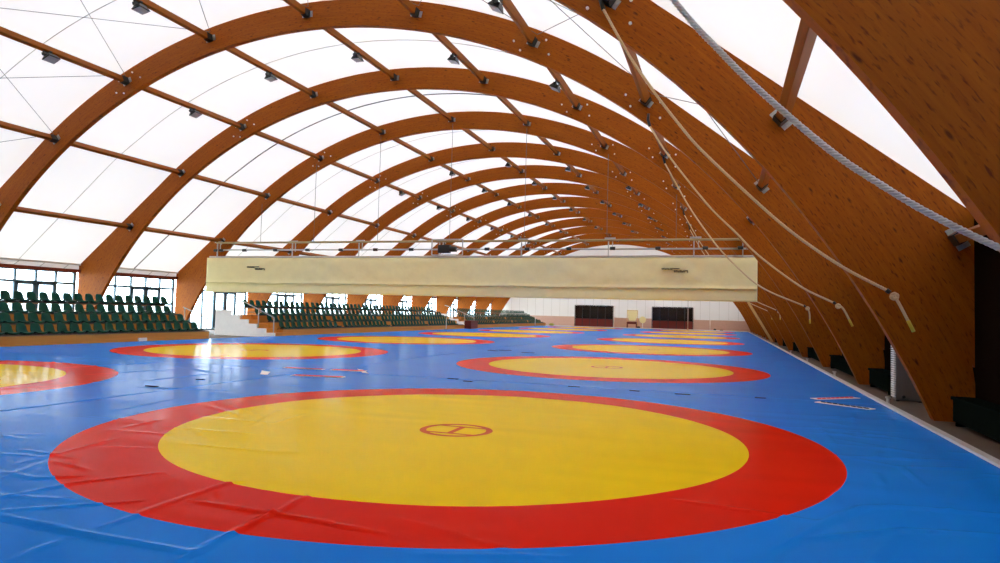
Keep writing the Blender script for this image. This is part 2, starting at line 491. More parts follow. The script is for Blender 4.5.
def haunch_bm(sgn):
    """wedge between the round back of the arch and the straight roof line"""
    bm = BM()
    zlow = math.sqrt(RO * RO - HW * HW) + ZC
    alow = math.atan2(zlow - ZC, HW)
    n = 24
    inner = [circ_pt(RO - 0.004, PH + (alow - PH) * i / n) for i in range(n + 1)]
    x0, z0 = circ_pt(RO, PH)
    outer = []
    for i in range(n + 1):
        t = i / n
        if t < 0.75: q = t / 0.75; outer.append((x0 + (HW - x0) * q, z0 + (ZE - z0) * q))
        else: q = (t - 0.75) / 0.25; outer.append((HW, ZE + (zlow - ZE) * q))
    inner[-1] = (HW - 0.01, zlow)
    y0, y1 = 0.012, T - 0.012
    A = [[bm.verts.new((sgn * x, y, z)) for x, z in L_] for L_ in (inner, outer) for y in (y0, y1)]
    i0, i1, o0, o1 = A
    for i in range(n):
        bm.faces.new((i0[i], o0[i], o0[i + 1], i0[i + 1])); bm.faces.new((i1[i], i1[i + 1], o1[i + 1], o1[i]))
        bm.faces.new((o0[i], o1[i], o1[i + 1], o0[i + 1])); bm.faces.new((i0[i], i0[i + 1], i1[i + 1], i1[i]))
    bmesh.ops.recalc_face_normals(bm, faces=bm.faces)
    return bm
PANG = [138.2, 126.3, 114.2, 102.1, 89.8, 77.3, 64.7, 52.7, 40.7, 31.0]
RP = 19.0
PR = [19.12, 19.0, 19.0, 19.0, 19.0, 19.0, 19.0, 19.0, 19.28, 20.2]
def bolt_bm(j, da, dr):
    a = math.radians(PANG[j]) + da / RP
    x, z = circ_pt(RP - 0.05 + dr, a)
    bm = BM(); tube(bm, [(x, -0.035, z), (x, 0.0, z)], 0.033, 8)
    return bm
proto = obj('timber_arch', band_bm(), M['arch'])
for s_ in (-1, 1): obj('haunch', haunch_bm(s_), M['arch'], proto)
for j in (2, 6, 7):
    for da, dr in ((0.62, -0.12), (-0.62, -0.12), (0.34, 0.24), (-0.34, 0.24), (0.3, -0.32)):
        obj('bolt', bolt_bm(j, da, dr), M['white'], proto)
for i, k in enumerate(range(-3, 12)):
    o = proto if i == 0 else copy_tree(proto)
    o.location = (XC, yk(k), 0)
    if k == -3: lb = 'brown timber arch overhead beside the photographer, outside the picture'
    elif k == -2: lb = 'nearest brown laminated timber arch, filling the top right corner'
    elif k == -1: lb = 'brown timber arch just beyond the one in the top right corner'
    elif k == 11: lb = 'farthest brown timber arch, next to the white end wall'
    else: lb = '%s complete brown timber arch counted from the camera' % nth(k + 1)
    tag(o, lb, 'arch', 'timber arches across the hall')

# ------------------------------------------------------------------ purlins, floodlights
def make_purlin():
    L_ = S - T
    root = empty('timber_purlin')
    # local frame: y along the hall, z outward, x tangential; origin at the near end
    bm = BM(); box(bm, -0.075, 0.075, 0.0, L_, -0.11, 0.11)
    bmesh.ops.bevel(bm, geom=bm.edges[:], offset=0.008, segments=1, affect='EDGES')
    obj('beam', bm, M['purlin'], root)
    bm = BM()
    for x in (-0.085, 0.085): box(bm, x - 0.01, x + 0.01, L_ - 0.26, L_ - 0.005, -0.14, 0.10)
    box(bm, -0.085, 0.085, L_ - 0.26, L_ - 0.005, -0.14, -0.118)
    shoe = obj('shoe', bm, M['black'], root)
    for x in (-0.15, 0.15):
        bm = BM()
        box(bm, x - 0.045, x + 0.045, L_ - 0.03, L_ - 0.001, -0.12, 0.07)
        tube(bm, [(x, L_ - 0.06, -0.03), (x, L_ - 0.03, -0.03)], 0.02, 6)
        o = obj('fixing_plate', bm, M['grey'], shoe); o['label'] = 'pale grey steel plate bolted to the arch'
    return root
pproto = make_purlin()
place = ['lowest on the left', 'second up on the left', 'third up on the left', 'just left of the ridge line',
         'at the ridge', 'just right of the ridge line', 'second right of the ridge', 'third right of the ridge', 'fourth right of the ridge', 'lowest on the right']
first = True
def bay_name(k):
    if k == -2: return 'nearest bay'
    return '%s bay from the camera' % nth(k + 3)
def radial(a):
    """rotation taking local z outward at angle a and local y along the hall"""
    return -(a - math.pi / 2)
for k in range(-2, 11):
    for j, deg in enumerate(PANG):
        a = math.radians(deg)
        o = pproto if first else copy_tree(pproto)
        first = False
        o.location = (XC + PR[j] * math.cos(a), yk(k) + T, ZC + PR[j] * math.sin(a))
        o.rotation_euler = (0, radial(a), 0)
        tag(o, 'brown timber purlin %s, %s' % (place[j], bay_name(k)), 'purlin', 'purlins between the arches')

def make_flood():
    root = empty('floodlight')
    bm = BM()
    # housing: deep trapezoid box, opening down
    top = [(-0.13, -0.15), (0.13, -0.15), (0.13, 0.15), (-0.13, 0.15)]; bot = [(-0.2, -0.25), (0.2, -0.25), (0.2, 0.25), (-0.2, 0.25)]
    vt = [bm.verts.new((x, y, -0.24)) for x, y in top]; vb = [bm.verts.new((x, y, -0.42)) for x, y in bot]
    bm.faces.new(vt); bm.faces.new(vb[::-1])
    for i in range(4): bm.faces.new((vt[i], vb[i], vb[(i + 1) % 4], vt[(i + 1) % 4]))
    bmesh.ops.recalc_face_normals(bm, faces=bm.faces)
    bmesh.ops.bevel(bm, geom=bm.edges[:], offset=0.012, segments=1, affect='EDGES')
    box(bm, -0.06, 0.06, -0.30, -0.13, -0.32, -0.22)
    hs = obj('housing', bm, M['black'], root)
    bm = BM(); box(bm, -0.165, 0.165, -0.21, 0.21, -0.428, -0.418); o = obj('lens', bm, M['lampglass'], hs); o['label'] = 'grey glass front'
    bm = BM()
    for y in (-0.27, 0.27): box(bm, -0.02, 0.02, y - 0.008, y + 0.008, -0.36, -0.14)
    box(bm, -0.02, 0.02, -0.27, 0.27, -0.155, -0.14)
    box(bm, -0.095, 0.095, -0.05, 0.05, -0.15, -0.112)
    obj('yoke', bm, M['black'], root)
    return root
fproto = make_flood(); first = True
side = {2: 'left slope', 3: 'upper left slope', 4: 'ridge', 5: 'upper right slope', 6: 'right slope'}
for k in (-1, 0, 3, 4, 5, 6, 7, 8):
    for j in (2, 3, 4, 5, 6):
        a = math.radians(PANG[j])
        o = fproto if first else copy_tree(fproto)
        first = False
        o.location = (XC + RP * math.cos(a), yk(k) + T + (S - T) * 0.5, ZC + RP * math.sin(a))
        o.rotation_euler = (0.0, radial(a), 0)
        o.scale = (0.88, 0.88, 0.9)
        tag(o, 'black floodlight under the %s purlin, %s' % (side[j], bay_name(k)), 'floodlight', 'floodlights under the roof')

# crossed bracing cables in one bay
for j in range(-1, len(PANG) - 2):
    aa = math.radians(PANG[j] if j >= 0 else 150); ab = math.radians(PANG[j + 1])
    for q in (0, 1):
        p0 = Vector((XC + 19.25 * math.cos(aa), yk(-1) + (T if q == 0 else S), ZC + 19.25 * math.sin(aa)))
        p1 = Vector((XC + 19.25 * math.cos(ab), yk(-1) + (S if q == 0 else T), ZC + 19.25 * math.sin(ab)))
        bm = BM(); tube(bm, [p0, p1], 0.010, 5)
        o = obj('bracing_cable', bm, M['cable'])
        tag(o, 'thin dark bracing cable, %s panel from the left eave, %s diagonal' % (nth(j + 2), 'rising' if q else 'falling'), 'cable', 'crossed bracing cables in the bay before the first complete arch')

# ------------------------------------------------------------------ wrestling mats
FOLDS = [([(-5.4, 3.5), (-4.81, 3.47), (-3.9, 3.42), (-3.05, 3.42)], 0.022, 0.045), ([(-3.96, 2.95), (-4.01, 3.33)], 0.012, 0.03),
         ([(-3.97, 3.5), (-4.01, 4.0), (-4.02, 4.82), (-3.93, 4.95)], 0.014, 0.03), ([(-3.06, 3.25), (-3.12, 3.9), (-3.18, 4.78)], 0.016, 0.035),
         ([(-3.95, 4.30), (-3.07, 4.27), (-2.2, 4.20)], 0.016, 0.035), ([(-5.3, 3.6), (-5.17, 4.3), (-4.81, 4.93)], 0.012, 0.03),
         ([(-5.1, 3.45), (-4.36, 4.05), (-4.26, 4.15)], 0.010, 0.03), ([(-6.07, 4.35), (-5.55, 4.31), (-5.3, 4.55)], 0.014, 0.04),
         ([(0.22, 4.6), (0.73, 5.7), (1.1, 6.28), (1.37, 6.43), (2.14, 6.52), (2.7, 6.5)], 0.016, 0.05), ([(1.3, 9.38), (1.96, 9.34)], 0.012, 0.03),
         ([(1.34, 11.05), (1.32, 9.16)], 0.010, 0.04), ([(1.82, 8.28), (1.8, 7.32)], 0.012, 0.03), ([(-0.4, 5.9), (0.73, 5.7)], 0.012, 0.05),
         ([(0.5, 5.2), (1.3, 5.75), (2.0, 5.9)], 0.012, 0.05), ([(0.9, 4.9), (1.2, 5.6)], 0.010, 0.04), ([(0.0, 3.8), (0.6, 4.3), (1.4, 4.5)], 0.010, 0.06),
         ([(-0.5, 3.9), (-1.4, 4.25), (-2.3, 4.6)], 0.006, 0.05), ([(1.2, 8.6), (2.2, 8.75)], 0.010, 0.04), ([(1.1, 10.2), (2.1, 10.1)], 0.008, 0.04)]
rf = random.Random(3)
for _ in range(26):
    x = rf.uniform(-9, 2.4); y = rf.uniform(3.2, 14)
    if math.hypot(x - MATS_X[0], y - 8.2) < 4.3: continue
    a = rf.choice((0.1, 1.2, 1.9, 2.6)) + rf.uniform(-0.3, 0.3); l = rf.uniform(0.5, 1.6)
    FOLDS.append(([(x, y), (x + math.cos(a) * l, y + math.sin(a) * l)], rf.uniform(0.005, 0.012), rf.uniform(0.03, 0.05)))
for _ in range(26):
    x = rf.uniform(1.3, 2.6); y = rf.uniform(4.0, 14)
    a = rf.choice((0.1, 0.5, 1.4, 2.7)) + rf.uniform(-0.2, 0.2); l = rf.uniform(0.4, 1.1)
    FOLDS.append(([(x, y), (x + math.cos(a) * l, y + math.sin(a) * l)], rf.uniform(0.006, 0.012), rf.uniform(0.03, 0.045)))
for _ in range(30):
    x = rf.uniform(-8.5, -5.5); y = rf.uniform(3.2, 8)
    a = rf.choice((0.0, 0.2, 1.9, 2.5)) + rf.uniform(-0.2, 0.2); l = rf.uniform(0.5, 1.4)
    FOLDS.append(([(x, y), (x + math.cos(a) * l, y + math.sin(a) * l)], rf.uniform(0.005, 0.010), rf.uniform(0.03, 0.045)))
for _ in range(60):
    x = rf.uniform(-21.5, -9.6); y = rf.uniform(2.6, 13.5)
    a = rf.choice((0.05, 0.35, 1.45, 2.75)) + rf.uniform(-0.2, 0.2); l = rf.uniform(0.8, 3.5)
    FOLDS.append(([(x, y), (x + math.cos(a) * l * 0.5, y + math.sin(a) * l * 0.5 + rf.uniform(-0.1, 0.1)), (x + math.cos(a) * l, y + math.sin(a) * l)], rf.uniform(0.006, 0.014), rf.uniform(0.04, 0.07)))
def fold_h(x, y, folds):
    h = 0.0
    for pts, a, w in folds:
        dm = 1e9; tt = 0
        for i in range(len(pts) - 1):
            (x0, y0), (x1, y1) = pts[i], pts[i + 1]
            dx, dy = x1 - x0, y1 - y0
            t = max(0, min(1, ((x - x0) * dx + (y - y0) * dy) / (dx * dx + dy * dy)))
            d = math.hypot(x - x0 - t * dx, y - y0 - t * dy)
            if d < dm: dm = d; tt = (i + t) / (len(pts) - 1)
        w *= 0.72
        if dm < 3 * w:
            h += 1.35 * a * math.exp(-(dm / w) ** 2) * (0.25 + 0.75 * math.sin(math.pi * min(1, max(0, tt))) ** 0.5)
    return h
def fold_index(folds, x0, x1, y0, y1):
    return [f for f in folds if max(p[0] for p in f[0]) > x0 - 0.2 and min(p[0] for p in f[0]) < x1 + 0.2 and max(p[1] for p in f[0]) > y0 - 0.2 and min(p[1] for p in f[0]) < y1 + 0.2]
def mat_bm(cx, cy, x0, x1, y0, y1, fine):
    bm = BM()
    if fine:
        xs = [x0 + (x1 - x0) * i / 330 for i in range(331)]
        ys_ = []
        y = y0
        while y < y1 - 0.02:
            ys_.append(y); y += 0.032 + max(0, (y - 5)) * 0.006
        ys_.append(y1)
    else:
        xs = [x0, x1]; ys_ = [y0, y1]
    g = []
    for y in ys_:
        ff = fold_index(FOLDS, x0, x1, y, y) if fine else []
        row = []
        for x in xs:
            z = 0.0
            if fine and x0 < x < x1 and y0 < y < y1:
                z = fold_h(x, y, ff) if ff else 0.0
                z += 0.006 * noise.noise(Vector((x * 0.9, y * 0.7, 1.7)))
            row.append(bm.verts.new((x - cx, y - cy, z)))
        g.append(row)
    for a, b in zip(g, g[1:]):
        for i in range(len(xs) - 1): bm.faces.new((a[i], a[i + 1], b[i + 1], b[i]))
    border = [g[0][i] for i in range(len(xs))] + [r_[-1] for r_ in g[1:]] + [g[-1][i] for i in range(len(xs) - 2, -1, -1)] + [r_[0] for r_ in g[-2:0:-1]]
    low = [bm.verts.new((v.co.x, v.co.y, FZ)) for v in border]
    n = len(border)
    for i in range(n): bm.faces.new((border[i], low[i], low[(i + 1) % n], border[(i + 1) % n]))
    return bm
mats = {}
HX = 6.1026
colname = ('right', 'left')
for c, cx in enumerate(MATS_X):
    for r_ in range(-1, 7):
        cy = (8.3422, 8.0117)[c] + r_ * DY
        if c == 0 and r_ == 0: cy = 8.31
        ya = 8.3422 + r_ * DY - DY / 2 + 0.012; yb = ya + DY - 0.024
        if r_ == -1: ya = -0.5
        xa = cx - HX + 0.012; xb = cx + HX - 0.012
        if c == 1: xa = -22.2
        fine = r_ == 0
        bm = mat_bm(cx, cy, xa, xb, ya, yb, fine)
        o = obj('wrestling_mat', bm, M['mat'] if r_ < 1 else M['mat_far'], None, fine, (cx, cy, 0))
        mats[c, r_] = o
        if r_ == -1: lb = 'blue wrestling mat under the camera in the %s column' % colname[c]
        else: lb = 'blue wrestling mat with red ring and yellow circle, %s of the %s column' % (('nearest' if r_ == 0 else nth(r_ + 1)), colname[c])
        tag(o, lb, 'wrestling mat', 'wrestling mats covering the floor')

# prints and slits that lie on the covers
def flat(poly, z=0.012):
    bm = BM(); prism(bm, poly, 'z', 0.002, z); return bm
def on_mat(name, key, poly, m, label=None):
    p = mats[key]
    o = obj(name, flat([(x - p.location.x, y - p.location.y) for x, y in poly]), m, p)
    if label: o['label'] = label
    return o
def quad(x0, y0, x1, y1, w, sk=0.0):
    d = Vector((x1 - x0, y1 - y0)); n = Vector((-d.y, d.x)).normalized() * w / 2
    return [(x0 - n.x, y0 - n.y), (x1 - n.x, y1 - n.y), (x1 + n.x + sk, y1 + n.y), (x0 + n.x + sk, y0 + n.y)]
def word(key, x0, y0, x1, y1, n, h, m):
    """a short printed word read from afar: a row of block strokes on a pale outline"""
    on_mat('word_outline', key, quad(x0 - 0.05, y0, x1 + 0.05, y1, h + 0.06), M['offwhite'])
    p = mats[key]; bm = BM()
    dx, dy = (x1 - x0) / n, (y1 - y0) / n
    for i in range(n):
        a = (x0 + dx * (i + 0.08) - p.location.x, y0 + dy * (i + 0.08) - p.location.y)
        b = (x0 + dx * (i + 0.92) - p.location.x, y0 + dy * (i + 0.92) - p.location.y)
        prism(bm, [(a[0], a[1] - h / 2), (b[0], b[1] - h / 2), (b[0], b[1] + h / 2), (a[0], a[1] + h / 2)], 'z', 0.003, 0.018)
    o = obj('printed_word', bm, m, p); o['label'] = 'small red and white print on the blue cover' if m is M['red'] else 'small dark print on the blue cover'
word((0, 1), -9.15, 14.62, -8.35, 14.72, 8, 0.16, M['red'])
word((0, 0), -9.1, 12.95, -8.0, 13.15, 9, 0.16, M['red'])
word((1, 1), -10.4, 14.45, -9.42, 14.55, 9, 0.10, M['red'])
on_mat('printed_flash', (1, 0), [(-10.35, 13.45), (-10.0, 13.3), (-9.62, 12.7), (-9.85, 12.75)], M['offwhite'])
on_mat('printed_flash', (0, 1), [(-8.75, 15.1), (-8.5, 14.95), (-7.95, 14.25), (-8.2, 14.4)], M['offwhite'])
word((0, 1), 1.75, 14.5, 2.5, 15.2, 8, 0.14, M['red'])
word((0, 0), 1.75, 14.0, 2.45, 13.35, 8, 0.14, M['navy'])
for (x0, y0, x1, y1) in ((-10.1, 9.85, -9.85, 9.85), (-10.2, 11.2, -10.05, 11.25), (-5.9, 14.2, -5.65, 14.2), (-5.4, 13.9, -5.2, 13.9), (-3.1, 14.1, -2.85, 14.1),
                         (-1.8, 14.0, -1.6, 14.0), (-0.9, 13.9, -0.6, 13.92), (0.6, 14.1, 0.8, 14.1)):
    on_mat('seam_slit', (0, 0) if x0 > -9.3 else (1, 0), quad(x0, y0, x1, y1, 0.07), M['navy'])
for (x0, y0, x1, y1) in ((-8.6, 26, -8.1, 26.1), (-7.4, 25.2, -6.9, 25.2), (-8.9, 25.6, -8.5, 25.4)):
    on_mat('seam_slit', (0, 1), quad(x0, y0, x1, y1, 0.16), M['navy'])

# ------------------------------------------------------------------ grandstands
RISE, GOING = 0.35, 0.80
def step_x(i): return -22.27 - GOING * i
def grandstand(y0, y1, label):
    root = empty('grandstand', (-22.27, y0, FZ))
    def P(name, bm, m): 
        o = obj(name, bm, m, root); o.location = (22.27, -y0, -FZ); return o
    for i in range(3):
        x0 = step_x(i); z1 = 0.31 + RISE * i; z0 = FZ if i == 0 else z1 - RISE
        bm = BM(); box(bm, x0 - 0.03, x0, y0, y1, z0, z1)
        P('front_panel' if i == 0 else 'riser_panel', bm, M['ply'])
        bm = BM(); box(bm, x0 - GOING + 0.0, x0 + 0.02, y0, y1, z1, z1 + 0.025); P('tread', bm, M['tread'])
    x3 = step_x(3)
    bm = BM(); box(bm, x3 - 0.6, x3 + 0.0, y0, y1, 1.40, 1.44); P('tread', bm, M['tread'])
    for y, s_ in ((y0, 0), (y1, 0)):
        poly = [(step_x(0) - 0.03, FZ), (step_x(0) - 0.03, 0.31), (step_x(1), 0.31), (step_x(1), 0.31 + RISE), (step_x(2), 0.31 + RISE), (step_x(2), 0.31 + 2 * RISE), (x3, 0.31 + 2 * RISE), (x3, FZ)]
        bm = BM(); prism(bm, poly, 'y', y - 0.02, y + 0.02); P('end_panel', bm, M['ply'])
    for i in range(4):
        x = step_x(i) - 0.30; z = 0.335 + RISE * i if i < 3 else 1.44
        bm = BM(); box(bm, x - 0.02, x + 0.20, y0 + 0.15, y1 - 0.1, z, z + 0.035); P('seat_rail', bm, M['black'])
    bm = BM()
    n = max(2, int((y1 - y0) / 1.5))
    for i in range(n + 1):
        y = y0 + (y1 - y0) * i / n
        box(bm, x3 - 0.5, x3 - 0.46, y - 0.02, y + 0.02, FZ, 1.40)
        box(bm, x3 - 0.06, x3 - 0.02, y - 0.02, y + 0.02, 0.9, 1.40)
    for z in (1.18,): box(bm, x3 - 0.05, x3 - 0.02, y0, y1, z, z + 0.03)
    P('steel_frame', bm, M['white'])
    tag(root, label, 'grandstand')
    return root
grandstand(9.5, 25.1, 'near stepped plywood stand for green seats on the left side')
grandstand(30.55, 57.2, 'middle stepped plywood stand beyond the white stair, by the windows')
grandstand(60.2, 86.6, 'far stepped plywood stand at the end of the seating')

def make_seat():
    bm = BM()
    prof = [(0.20, 0.03), (0.205, 0.075), (0.15, 0.085), (0.05, 0.065), (-0.06, 0.06), (-0.13, 0.09), (-0.165, 0.17), (-0.19, 0.28), (-0.215, 0.37), (-0.235, 0.40)]
    n = 8
    g = []
    for i, (x, z) in enumerate(prof):
        t = i / (len(prof) - 1)
        hw = 0.192 if i < 6 else 0.192 - 0.055 * ((i - 5) / 4) ** 1.5
        row = []
        for j in range(n + 1):
            u = -1 + 2 * j / n
            up = 0.035 * u ** 4 if i < 6 else 0.0
            fwd = 0.045 * u * u if i >= 5 else 0.0
            drop = -0.035 * u ** 4 if i >= 8 else 0
            row.append(bm.verts.new((x + fwd, u * hw, z + up + drop)))
        g.append(row)
    for a, b in zip(g, g[1:]):
        for j in range(n): bm.faces.new((a[j], a[j + 1], b[j + 1], b[j]))
    bmesh.ops.recalc_face_normals(bm, faces=bm.faces)
    bmesh.ops.solidify(bm, geom=bm.faces[:], thickness=0.018)
    o = obj('stadium_seat', bm, M['seat'], None, True)
    bm = BM(); box(bm, -0.10, 0.12, -0.16, 0.16, 0.0, 0.045); box(bm, -0.03, 0.03, -0.26, 0.26, 0.0, 0.03)
    b = obj('bracket', bm, M['black'], o); b['label'] = 'black mounting bracket'
    return o
seat0 = make_seat()
seats = []
rowname = ('front', 'second', 'third', 'top')
def rows_of(y0, y1, pitch, skip=None):
    n = int((y1 - y0) / pitch)
    return [y0 + pitch * (i + 0.5) for i in range(n)]
def seat_pos(i, y): return (step_x(i) - 0.30, y, (0.345 + RISE * i) if i < 3 else 1.47)
plan = []
for i in range(4):
    ylo, yhi = (14.6, 24.9 + (0.6 if i == 3 else 0))
    ys_ = [yhi - 0.25 - 0.495 * q for q in range(int((yhi - ylo) / 0.495))]
    for q, y in enumerate(ys_): plan.append((0, i, q, y))
for sec, (s0, nb) in ((1, (30.7, 4)), (2, (60.4, 4))):
    for i in range(4):
        q = 0
        for b in range(nb):
            w = 6.45 if b < nb - 1 else 6.3
            cnt = 11 if i < 2 else 12
            for c in range(cnt):
                y = s0 + 6.45 * b + 0.3 + c * (0.535 if i < 2 else 0.53)
                plan.append((sec, i, q, y)); q += 1
first = True
stand_n = ('near', 'middle', 'far')
indiv = plan[:300]; rest = plan[300:]
for sec, i, q, y in indiv:
    o = seat0 if first else copy_tree(seat0)
    first = False
    o.location = seat_pos(i, y)
    o.rotation_euler = (0, 0, random.uniform(-0.03, 0.03))
    if sec == 0: lb = 'green plastic seat in the %s row of the near stand, %s from the far end' % (rowname[i], nth(q + 1))
    else: lb = 'green plastic seat in the %s row of the %s stand, %s from the near end' % (rowname[i], stand_n[sec], nth(q + 1))
    tag(o, lb, 'seat', 'green seats of the grandstands')
bm = BM()
src = seat0.data
for sec, i, q, y in rest:
    p = Vector(seat_pos(i, y))
    vs = [bm.verts.new(v.co + p) for v in src.vertices]
    for f in src.polygons: bm.faces.new([vs[a] for a in f.vertices])
o = obj('stadium_seats', bm, M['seat'], None, True)
tag(o, 'rows of green plastic seats filling the far grandstand beyond the red desk', 'seat', 'green seats of the grandstands', 'stuff')

# stairs at the heads of the stands
def side_stair(y0, y1, label, hr=True):
    root = empty('side_stair', (-22.3, y0, FZ))
    def P(name, bm, m, sm=False):
        o = obj(name, bm, m, root, sm); o.location = (22.3, -y0, -FZ); return o
    n = 5; g = 0.56; r = 0.22
    x0 = -22.05
    poly = [(x0, FZ)]
    for i in range(n):
        poly += [(x0 - g * i, FZ + r * (i + 1)), (x0 - g * (i + 1), FZ + r * (i + 1))]
    poly += [(x0 - g * n - 0.001, 1.28), (x0 - g * n - 1.0, 1.28), (x0 - g * n - 1.0, FZ)]
    bm = BM(); prism(bm, poly, 'y', y0, y0 + 0.08); P('side_panel', bm, M['white'])
    for i in range(n):
        bm = BM(); box(bm, x0 - g * (i + 1), x0 - g * i, y0 + 0.08, y1, FZ + r * i, FZ + r * (i + 1)); P('step', bm, M['ply'])
    bm = BM(); 
    pts = [(x0 - 0.1, y0 + 0.04, FZ + 1.02), (x0 - g * (n - 1), y0 + 0.04, FZ + 1.02 + r * (n - 1)), (x0 - g * n - 0.3, y0 + 0.04, FZ + 1.05 + r * n)]
    tube(bm, pts, 0.03, 8); P('handrail', bm, M['grey'], True)
    for t in (0.0, 0.45, 0.95):
        a = Vector(pts[0]).lerp(Vector(pts[1]), t)
        bm = BM(); tube(bm, [(a.x, a.y, FZ + r * (0.4 + t * (n - 1))), a], 0.028, 8); P('post', bm, M['grey'], True)
    tag(root, label, 'stair')
side_stair(29.55, 30.5, 'white-sided stair climbing to the middle stand, below the left end of the curtain')
side_stair(59.2, 60.15, 'small white-sided stair at the near end of the far stand')

# low steps with a rail at the end of the near stand
root = empty('end_steps', (-23.2, 25.3, FZ))
for i in range(3):
    bm = BM(); box(bm, -0.6 - 0.5 * i, 0.0 - 0.5 * i + 0.0, 0, 0.9, 0.0, 0.17 * (i + 1)); obj('step', bm, M['ply'] if i else M['white'], root)
bm = BM(); tube(bm, [(-0.1, 0.85, 0.95), (-1.6, 0.85, 1.45)], 0.025, 8); obj('handrail', bm, M['grey'], root, True)
for x, z in ((-0.15, 0.97), (-1.5, 1.42)):
    bm = BM(); tube(bm, [(x, 0.85, 0.0), (x, 0.85, z)], 0.025, 8); obj('post', bm, M['grey'], root, True)
tag(root, 'low steps with a grey handrail at the far end of the near stand', 'steps')

# small things by the stands
def bxobj(name, dims, loc, m, label, cat, group=None, bev=0.01):
    bm = BM(); x, y, z = dims; box(bm, -x / 2, x / 2, -y / 2, y / 2, 0, z)
    bmesh.ops.bevel(bm, geom=bm.edges[:], offset=bev, segments=2, affect='EDGES')
    return tag(obj(name, bm, m, None, False, loc), label, cat, group)
def desk(loc, label):
    root = empty('desk', loc)
    bm = BM(); box(bm, -0.35, 0.35, -0.9, 0.9, 0.74, 0.78); obj('desktop', bm, M['red_dark'], root)
    bm = BM(); box(bm, 0.28, 0.31, -0.85, 0.85, 0.05, 0.74); obj('front_panel', bm, M['red_dark'], root)
    for y in (-0.86, 0.86):
        bm = BM(); box(bm, -0.32, 0.28, y - 0.02, y + 0.02, 0, 0.74); obj('side_panel', bm, M['red_dark'], root)
    tag(root, label, 'desk')
desk((-21.9, 57.9, FZ), 'dark red desk between the middle and far stands')
bxobj('socket_box', (0.06, 0.42, 0.14), (-22.17, 21.3, 0.0), M['white'], 'small white box on the mat edge against the near stand', 'box')
def short_post(loc, h, label):
    root = empty('barrier_post', loc)
    bm = BM(); tube(bm, [(0, 0, 0.03), (0, 0, h)], 0.035, 10); obj('pole', bm, M['white'], root, True)
    bm = BM(); tube(bm, [(0, 0, 0), (0, 0, 0.03)], 0.15, 14); obj('base', bm, M['black'], root)
    bm = BM(); tube(bm, [(0, 0, h), (0, 0, h + 0.04)], 0.06, 10); obj('cap', bm, M['white'], root)
    tag(root, label, 'post')
short_post((-21.9, 52.0, 0.0), 0.95, 'short white post in front of the middle stand')
short_post((-21.9, 80.0, 0.0), 0.95, 'short white post in front of the far stand')

# ------------------------------------------------------------------ far end: vestibules, chair, odds and ends
def vestibule(x0, x1, label):
    y0 = YF - 1.0
    root = empty('entrance_vestibule', ((x0 + x1) / 2, YF - 0.1, FZ))
    ox, oy = (x0 + x1) / 2, YF - 0.1
    def P(name, bm, m):
        o = obj(name, bm, m, root); o.location = (-ox, -oy, -FZ); return o
    bm = BM(); box(bm, x0, x1, y0, YF - 0.07, 2.75, 2.85); P('roof', bm, M['white'])
    for x in (x0, x1 - 0.08):
        bm = BM(); box(bm, x, x + 0.08, y0 + 0.02, YF - 0.07, FZ, 2.75); P('side_wall', bm, M['white'])
    bm = BM(); box(bm, x0 + 0.02, x1 - 0.02, y0 + 0.05, y0 + 0.08, 1.0, 2.75); P('glazing', bm, M['black_glass'])
    bm = BM(); box(bm, x0 + 0.02, x1 - 0.02, y0 + 0.03, y0 + 0.09, FZ, 1.0); P('lower_panel', bm, M['red_dark'])
    bm = BM()
    n = 5
    for i in range(n + 1):
        x = x0 + 0.03 + (x1 - x0 - 0.06) * i / n; box(bm, x - 0.04, x + 0.04, y0, y0 + 0.10, FZ, 2.78)
    box(bm, x0, x1, y0, y0 + 0.1, 2.70, 2.86); box(bm, x0, x1, y0, y0 + 0.1, 1.0, 1.06)
    P('frame', bm, M['black'])
    tag(root, label, 'vestibule')
vestibule(-19.4, -14.1, 'dark glazed entrance box with red lower panel, left of the high-backed chair')
vestibule(-9.0, -3.7, 'dark glazed entrance box with red lower panel, right of the round disc')

root = empty('high_backed_chair', (-11.5, 90.6, FZ))
bm = BM(); prism(bm, [(-0.66, 2.3), (0.66, 2.3), (0.60, 1.55), (0.42, 0.95), (-0.42, 0.95), (-0.60, 1.55)], 'y', 0.30, 0.40)
bmesh.ops.bevel(bm, geom=bm.edges[:], offset=0.02, segments=2, affect='EDGES')
o = obj('backrest', bm, M['cream'], root); o['label'] = 'cream shield-shaped backrest'
bm = BM()
for x in (-0.69, 0.69): box(bm, x - 0.03, x + 0.03, 0.28, 0.42, 0.0, 2.36)
box(bm, -0.72, 0.72, 0.28, 0.42, 2.30, 2.37); obj('back_frame', bm, M['batten'], root)
bm = BM(); box(bm, -0.64, 0.64, -0.40, 0.32, 0.52, 0.82); bmesh.ops.bevel(bm, geom=bm.edges[:], offset=0.04, segments=2, affect='EDGES')
o = obj('seat', bm, M['red_dark'], root); o['label'] = 'dark red padded seat'
for x in (-0.6, 0.6):
    for y in (-0.36, 0.30):
        bm = BM(); box(bm, x - 0.045, x + 0.045, y - 0.045, y + 0.045, 0.0, 0.54); obj('leg', bm, M['red_dark'], root)
tag(root, 'large high-backed chair with cream back and dark red seat, against the end wall', 'chair')

